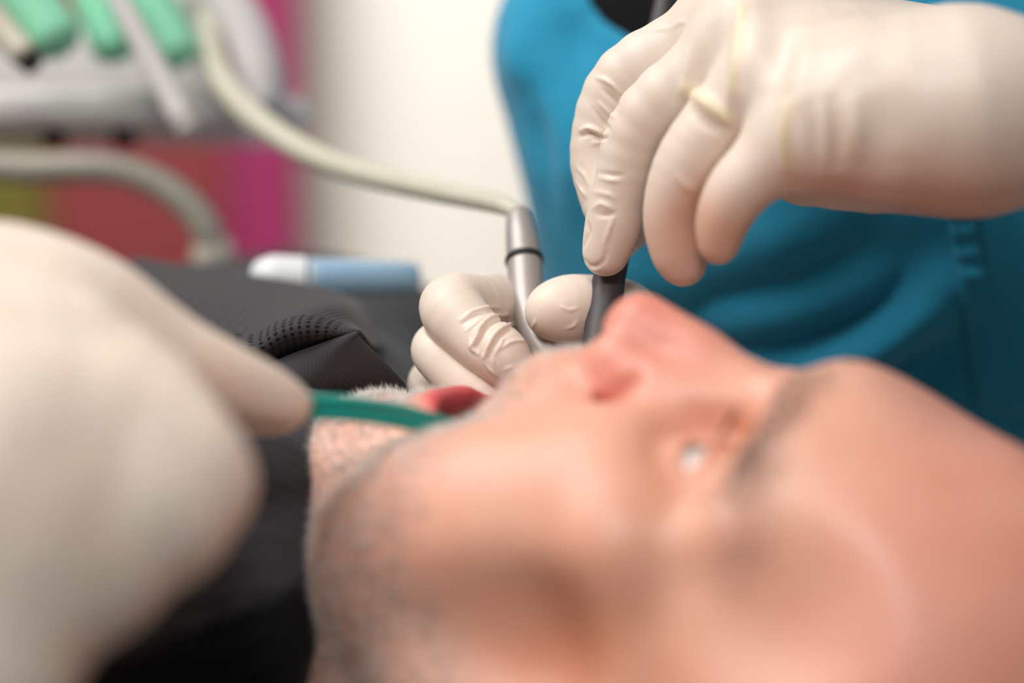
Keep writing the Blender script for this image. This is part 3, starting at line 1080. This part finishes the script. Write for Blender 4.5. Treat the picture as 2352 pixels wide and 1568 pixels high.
V, F = tube(W(gs), np.interp(np.linspace(0, 1, len(gc)), [0, .5, .8, .95, 1], [.0011, .0014, .0015, .0006, .0003]), 12)
mesh_obj('rim', V, F, green_m, rt)
gs = gc + np.array([0, 3.0, -0.3])[None, :] * np.interp(np.linspace(0, 1, len(gc)), [0, .6, .9, 1], [1, .8, 0.2, 0])[:, None]
V, F = tube(W(gs), np.interp(np.linspace(0, 1, len(gc)), [0, .5, .8, .95, 1], [.0009, .0010, .0009, .0004, .0002]), 12)
mesh_obj('rim', V, F, green_m, rt)

# ================================================================== PATIENT'S SHIRT AND CHAIR
shirt_m = mat('charcoal_ribbed_shirt', srgb(60, 58, 61), rough=0.85, spec=0.25, sheen=0.1)
nt = shirt_m.node_tree
bs = nt.nodes['Principled BSDF']
uvn = nt.nodes.new('ShaderNodeUVMap')
uvn.uv_map = 'UVMap'
sep = nt.nodes.new('ShaderNodeSeparateXYZ')
nt.links.new(uvn.outputs[0], sep.inputs[0])


def mth(nt, op, a, b=None):
    n = nt.nodes.new('ShaderNodeMath')
    n.operation = op
    for i, v in enumerate((a, b)):
        if v is None:
            continue
        if isinstance(v, (int, float)):
            n.inputs[i].default_value = v
        else:
            nt.links.new(v, n.inputs[i])
    return n.outputs[0]


# ribs every 1.4 mm of the u coordinate (uv in mm)
rib = mth(nt, 'SINE', mth(nt, 'MULTIPLY', sep.outputs[0], 2 * math.pi / 2.3))
bpn = nt.nodes.new('ShaderNodeBump')
bpn.inputs['Strength'].default_value = 0.16
bpn.inputs['Distance'].default_value = 0.0005
nt.links.new(rib, bpn.inputs['Height'])
nt.links.new(bpn.outputs[0], bs.inputs['Normal'])
# knitted holes where the cloth turns to mesh
fu = mth(nt, 'SUBTRACT', mth(nt, 'FRACT', mth(nt, 'DIVIDE', sep.outputs[0], 3.8)), 0.5)
fv = mth(nt, 'SUBTRACT', mth(nt, 'FRACT', mth(nt, 'DIVIDE', sep.outputs[1], 1.5)), 0.5)
rr = mth(nt, 'ADD', mth(nt, 'MULTIPLY', mth(nt, 'MULTIPLY', fu, fu), 15.0), mth(nt, 'MULTIPLY', mth(nt, 'MULTIPLY', fv, fv), 8.5))
hol = mth(nt, 'LESS_THAN', rr, 1.0)
ha = nt.nodes.new('ShaderNodeAttribute')
ha.attribute_name = 'holes'
hm = mth(nt, 'MULTIPLY', hol, mth(nt, 'GREATER_THAN', ha.outputs['Fac'], 0.5))
pa = nt.nodes.new('ShaderNodeAttribute')
pa.attribute_name = 'lower_black'
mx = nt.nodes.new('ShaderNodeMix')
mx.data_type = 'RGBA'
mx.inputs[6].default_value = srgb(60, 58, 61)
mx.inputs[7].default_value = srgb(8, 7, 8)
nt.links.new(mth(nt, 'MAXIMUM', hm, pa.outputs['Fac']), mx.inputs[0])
nt.links.new(mx.outputs[2], bs.inputs['Base Color'])


def set_uv(o, uvs):
    me = o.data
    l = me.uv_layers.new(name='UVMap')
    vi = np.empty(len(me.loops), np.int32)
    me.loops.foreach_get('vertex_index', vi)
    l.data.foreach_set('uv', np.asarray(uvs, np.float32)[vi].ravel())


lo, h = (-690, -240, -280), 5.0
P = grid(lo, (-90, 60, 280), h)
s = sd_ell(P, (-315, -72, -20), (165, 98, 185))
s = smin(s, sd_ell(P, (-480, -90, -10), (190, 95, 165)), 50)
A = (P[0], P[1], np.abs(P[2]))
s = smin(s, sd_cone(A, (-200, -105, 60), (-265, -110, 190), 42, 56), 40)
s = smin(s, sd_cone(A, (-265, -110, 195), (-520, -140, 225), 52, 40), 40)
s = smin(s, sd_cone(P, (-150, -95, 0), (-230, -110, 0), 64, 76), 30)
s = smin(s, sd_cone(P, (-168, -40, 20), (-215, -42, -95), 34, 40), 30)
s = smin(s, sd_cone(P, (-238, -48, -72), (-256, -36, -200), 50, 55), 40)
s = smin(s, sd_cone(P, (-290, -40, -110), (-305, -34, -205), 62, 62), 30)
neck_hole = sd_cone(P, (-60, -112, 0), (-215, -132, 0), 61, 60)
s = smax(s, -neck_hole, 5)
s = smax(s, P[0] + 133 + 0.12 * P[1], 8)
V, F = surface_nets(s.astype(np.float32), lo, h)
V = smooth(V, F, 3, 0.5)
nz = 3.0 * np.sin(V[:, 0] / 19 + V[:, 2] / 31) * np.sin(V[:, 2] / 23 + 1.0)
V = V - normals(V, F) * nz[:, None] * 0
uvs = np.stack([V[:, 2] * 0.8 + V[:, 0] * 0.55, V[:, 0]], 1)
SC = H(V)
lower_black = np.clip((SC[:, 0] * 0.40 - (SC[:, 1] + 76.5) - 0.40 * -81) / 3 + 0.5, 0, 1)      # black below a slanting line across the shirt
shirt = mesh_obj('shirt', W(SC), F, shirt_m, patient, attrs={'holes': np.zeros(len(V)), 'lower_black': lower_black})
set_uv(shirt, uvs)

# crumpled collar standing up behind the chin
rows = [
    [(300, 590, 720), (420, 612, 705), (560, 632, 690), (680, 652, 678), (785, 676, 668), (832, 706, 678), (880, 800, 690)],
    [(320, 650, 668), (430, 664, 656), (560, 690, 643), (660, 694, 634), (760, 692, 622), (812, 718, 626), (858, 800, 642)],
    [(350, 720, 632), (440, 740, 620), (570, 768, 606), (640, 738, 600), (710, 724, 599), (785, 742, 606), (828, 764, 608)],
    [(360, 800, 612), (460, 810, 604), (588, 806, 596), (650, 776, 593), (708, 764, 594), (775, 764, 600), (822, 764, 604)],
    [(380, 860, 608), (500, 860, 606), (608, 838, 608), (676, 812, 609), (735, 792, 608), (790, 772, 606), (821, 765, 605)],
    [(380, 870, 596), (510, 868, 594), (616, 844, 595), (684, 818, 596), (738, 798, 597), (795, 776, 600), (822, 766, 603)],
    [(400, 960, 588), (540, 940, 588), (650, 905, 590), (702, 888, 593), (748, 862, 596), (788, 826, 600), (826, 776, 604)],
    [(420, 1060, 592), (560, 1010, 596), (690, 960, 604), (745, 935, 608), (805, 915, 612), (872, 905, 614), (938, 892, 613)],
    [(440, 1120, 604), (560, 1080, 610), (690, 1040, 618), (745, 1015, 622), (805, 995, 624), (872, 985, 626), (938, 980, 626)],
]
G = np.array([[C(*p) for p in r] for r in rows])
nsub = 9
G1 = np.stack([spline(G[:, c], nsub) for c in range(G.shape[1])], 1)
G2 = np.stack([spline(G1[r], nsub) for r in range(G1.shape[0])], 0)
nr, nc = G2.shape[:2]
V = G2.reshape(-1, 3)
F = [(r * nc + c, r * nc + c + 1, (r + 1) * nc + c + 1, (r + 1) * nc + c) for r in range(nr - 1) for c in range(nc - 1)]
ru = np.repeat(np.arange(nr) / nsub, nc)
cu = np.tile(np.arange(nc) / nsub, nr)
su = np.concatenate([[0], np.cumsum(np.linalg.norm(np.diff(G2[:, nc // 2], axis=0), axis=1))])
holes = ((ru > 2.05) & (ru < 3.75) & (cu > 1.7) & (cu < 5.3 - 0.5 * (ru - 2))).astype(float)
cl = mesh_obj('collar', W(V), [tuple(reversed(f)) for f in F], shirt_m, patient, attrs={'holes': holes, 'lower_black': 0 * holes})
set_uv(cl, np.stack([cu * 13.0 + 0.25 * np.repeat(su, nc), np.repeat(su, nc)], 1))
md = cl.modifiers.new('cloth_thickness', 'SOLIDIFY')
md.thickness = 0.0012
md.offset = 0

# dental chair
chair_m = mat('black_vinyl', srgb(14, 14, 15), rough=0.45, bump=(260, 0.15, 0.0006))
chair_f = mat('chair_metal', srgb(176, 178, 180), rough=0.35, metal=0.6)
hb = H((-20, -205, 0))
chair = thing('dental_chair', W(H((-330, -200, 0))) * (1, 1, 0), 'black padded dental chair under the reclining patient', 'chair')


def pad(lo, hi, r, hh, cut=None):
    P = grid(np.array(lo) - 8, np.array(hi) + 8, hh)
    c = (np.array(lo) + np.array(hi)) / 2
    b = (np.array(hi) - np.array(lo)) / 2 - r
    q = [np.maximum(np.abs(P[i] - c[i]) - b[i], 0) for i in range(3)]
    d = np.sqrt(q[0] ** 2 + q[1] ** 2 + q[2] ** 2) - r
    if cut is not None:
        d = cut(P, d)
    return surface_nets(d.astype(np.float32), np.array(lo) - 8, hh)


V, F = pad((-120, -262, -110), (95, -178, 110), 26, 6, lambda P, d: smax(d, -sd_ell(P, (14, -98, 0), (116, 105, 98)), 10))
mesh_obj('headrest', W(H(V)), F, chair_m, chair)
V, F = pad((-640, -276, -250), (-150, -192, 250), 30, 8, lambda P, d: d)
mesh_obj('backrest', W(H(V)), F, chair_m, chair)
V, F = tube(W(H(np.array([(-60, -255, 0), (-130, -280, 0), (-240, -262, 0)]))), [.018, .018, .018], 16)
mesh_obj('headrest_bar', V, F, chair_f, chair)
b0 = W(H((-420, -255, 0)))
V, F = tube(np.array([b0, b0 * (1, 1, 0.6), b0 * (1, 1, 0.06)]), [.07, .07, .08], 24)
mesh_obj('column', V, F, chair_f, chair)
V, F = tube(np.array([b0 * (1, 1, 0.065), b0 * (1, 1, 0.02), b0 * (1, 1, 0)]), [.16, .22, .22], 32)
mesh_obj('base', V, F, chair_f, chair)

# ================================================================== DELIVERY UNIT
shell_m = mat('unit_shell', srgb(222, 216, 216), rough=0.4)
mint_m = mat('mint_silicone', srgb(158, 236, 200), rough=0.35, sss=0.2, sss_r=(.4, 1, .7), sss_s=0.004)
white_m = mat('white_plastic', srgb(226, 220, 218), rough=0.35)
beige_m = mat('ivory_plastic', srgb(222, 214, 196), rough=0.35)
DU = 800
unit = thing('delivery_unit', WP(250, 330, DU), 'pale grey dental delivery unit with instrument holders in the background', 'dental unit')


def cbox(x0, x1, y0, y1, d0, d1, bev):
    """box in camera axes given by pixel edges at depth d0"""
    a, b = C(x0, y1, d0), C(x1, y0, d0)
    V, F = box((a[0], a[1], d0), (b[0], b[1], d1), bev)
    return W(V), [tuple(reversed(f)) for f in F]


V, F = cbox(-160, 560, 198, 288, DU, DU + 90, 5)
mesh_obj('tray', V, F, shell_m, unit)
V, F = tube(W(np.array([C(520, 262, DU + 30), C(600, 262, DU + 30), C(690, 262, DU + 30), C(702, 262, DU + 30)])), [.007, .007, .007, .004], 20)
mesh_obj('handle', V, F, shell_m, unit)
V, F = cbox(-160, 470, 60, 205, DU + 40, DU + 80, 5)
mesh_obj('holder_bar', V, F, shell_m, unit)
for x in (125, 285):
    V, F = tube(W(np.array([C(x, 288, DU + 20), C(x, 300, DU + 20), C(x, 335, DU + 20), C(x, 340, DU + 20)])), [.0038, .0052, .0052, .003], 20)
    mesh_obj('knob', V, F, rubber_m, unit)


V, F = tube(W(spline([C(-120, 245, DU + 60), C(-500, 250, DU + 90), C(-640, 330, DU + 300), C(-660, 700, DU + 330)], 8)), .016, 16)
mesh_obj('support_arm', V, F, shell_m, unit)
pb = W(C(-660, 690, DU + 330))
V, F = tube(np.array([pb, pb * (1, 1, 0.5), pb * (1, 1, 0.03)]), [.02, .022, .024], 20)
mesh_obj('column', V, F, shell_m, unit)
V, F = tube(np.array([pb * (1, 1, 0.035), pb * (1, 1, 0.02), pb * (1, 1, 0.0)]), [.10, .17, .18], 32)
mesh_obj('base', V, F, shell_m, unit)


def rod(pts, rad, n=20):
    q = np.array([C(*p) for p in spline(pts, 6)])
    return tube(W(q), np.interp(np.linspace(0, 1, len(q)), np.linspace(0, 1, len(rad)), rad), n)


for i, (a, b_, r) in enumerate((((20, -70, 770), (124, 80, 765), .0108), ((190, -70, 790), (260, 100, 784), .0094), ((310, -70, 794), (402, 112, 788), .0098))):
    a, b_ = np.array(a, float), np.array(b_, float)
    dr = (b_ - a) / np.linalg.norm((b_ - a)[:2]) * r * 5600 * 0.35
    V, F = rod([a, a * .5 + b_ * .5, b_, b_ + dr, b_ + 1.8 * dr, b_ + 2.3 * dr], [r, r, r, r * .92, r * .68, r * .12])
    mesh_obj('holder', V, F, mint_m, unit)
V, F = rod([(425, 60, 812), (450, 0, 812), (510, 0, 810), (565, 80, 806), (595, 170, 802), (606, 250, 800)], [.009, .010, .0105, .0105, .010, .009])
mesh_obj('hose_guide', V, F, shell_m, unit)
V, F = rod([(-80, 372, 812), (60, 385, 808), (180, 385, 804), (280, 392, 801), (370, 425, 800), (440, 480, 800), (480, 545, 802), (492, 612, 808), (490, 680, 825), (440, 780, 880), (330, 900, 960)], [.0065] * 9)
lh = tag(mesh_obj('suction_hose', V, F, mat('grey_hose', srgb(186, 178, 164), rough=0.45, noise=(50, srgb(168, 160, 146), .5))),
         'thick grey suction hose curving down below the delivery unit', 'hose')
V, F = rod([(484, 560, 803), (489, 585, 805), (493, 625, 809), (493, 645, 813)], [.0078, .0090, .0090, .0080])
child_mesh('end_fitting', V, F, beige_m, lh)
sy = thing('air_syringe', WP(340, 150, 765), 'slim white syringe hanging between the mint green holders', 'syringe')
V, F = rod([(245, -60, 772), (300, 50, 768), (370, 180, 764), (425, 285, 760)], [.0040, .0047, .0052, .0050])
mesh_obj('barrel', V, F, white_m, sy)
V, F = rod([(425, 283, 760), (432, 298, 760), (436, 306, 760)], [.0050, .0046, .0025])
mesh_obj('nozzle', V, F, white_m, sy)
sc = thing('polishing_handpiece', WP(30, 80, 750), 'ivory handpiece with metal tip at the top left corner', 'handpiece')
V, F = rod([(-70, -10, 756), (0, 66, 754), (62, 132, 750)], [.0062, .0062, .0056])
mesh_obj('barrel', V, F, beige_m, sc)
V, F = rod([(62, 132, 750), (78, 150, 750), (84, 156, 750)], [.0048, .0046, .0030])
mesh_obj('tip', V, F, rubber_m, sc)

# pale blue tube lying beyond the collar
tu = thing('tube', WP(760, 650, 718), 'pale blue tube with white cap lying beyond the patient\'s collar', 'tube')
cap_m = mat('white_cap', srgb(232, 236, 236), rough=0.35)
blue_m = mat('pale_blue_plastic', srgb(150, 186, 212), rough=0.4)
V, F = rod([(616, 634, 700), (624, 634, 700), (698, 638, 702), (702, 638, 702)], [.0062, .0078, .0078, .0072])
mesh_obj('cap', V, F, cap_m, tu)
q = np.array([C(*p) for p in spline([(698, 638, 702), (765, 638, 706), (860, 638, 714), (945, 637, 722)], 6)])
V, F = tube(W(q), np.interp(np.linspace(0, 1, len(q)), [0, .1, 1], [.0060, .0075, .0078]), 20, flat=np.linspace(1, 0.75, len(q)), normal=UP)
mesh_obj('sleeve', V, F, blue_m, tu)

# ================================================================== ROOM
YB = float(W(C(0, 400, 1560))[1])
wall_m = mat('cream_wall_paint', srgb(243, 236, 226), rough=0.85, bump=(180, 0.1, 0.001))
x_, z_ = W(C(700, 0, 1560)), 0


def room_box(name, lo, hi, m, bev=0.0, label=None, cat=None, kind='structure', parent=None):
    V, F = box(lo, hi, bev)
    o = mesh_obj(name, V, F, m, smooth_shade=False) if parent is None else mesh_obj(name, V, F, m, parent, smooth_shade=False)
    if kind:
        o['kind'] = kind
    if label:
        tag(o, label, cat)
    return o


floor_m = mat('grey_vinyl_floor', srgb(170, 168, 164), rough=0.5, noise=(8, srgb(158, 156, 152), .5))
room_box('wall_back', (-2.4, YB + 0.06, 0), (2.4, YB + 0.16, 2.8), wall_m, label='plain cream painted wall behind the dentist', cat='wall')
room_box('floor', (-2.4, -2.2, -0.08), (2.4, YB + 0.06, 0), floor_m, label='grey vinyl floor under the dental chair', cat='floor')
mag_m = mat('magenta_laminate', srgb(146, 40, 88), rough=0.5)
red_m = mat('dark_red_laminate', srgb(128, 50, 52), rough=0.5)
oli_m = mat('olive_laminate', srgb(98, 90, 28), rough=0.55)


def wx(px, d=1540):
    return float(W(C(px, 400, d))[0])


cab = thing('cupboard', (wx(300), YB, 0), 'tall cupboard with magenta, dark red and olive doors against the wall', 'cupboard')
V, F = box((wx(-900), YB - 0.0, 0.0), (wx(690), YB + 0.06, 2.2))
mesh_obj('carcass', V, F, mat('cupboard_side', srgb(176, 160, 150), rough=0.6), cab, smooth_shade=False)
for nm, a, b_, m in (('door', 528, 686, mag_m), ('door', 112, 522, red_m), ('door', -500, 104, oli_m)):
    V, F = box((wx(a), YB - 0.02, 0.08), (wx(b_), YB - 0.0005, 2.18), 0.003)
    o = mesh_obj(nm, V, F, m, cab, smooth_shade=False)
    V, F = tube(np.array([(wx(a) + 0.012, YB - 0.036, 0.60), (wx(a) + 0.012, YB - 0.036, 0.72)]), [.005, .005], 12)
    child_mesh('handle', V, F, chair_f, o)

for o in bpy.data.objects:
    if '_w' in o:
        del o['_w']
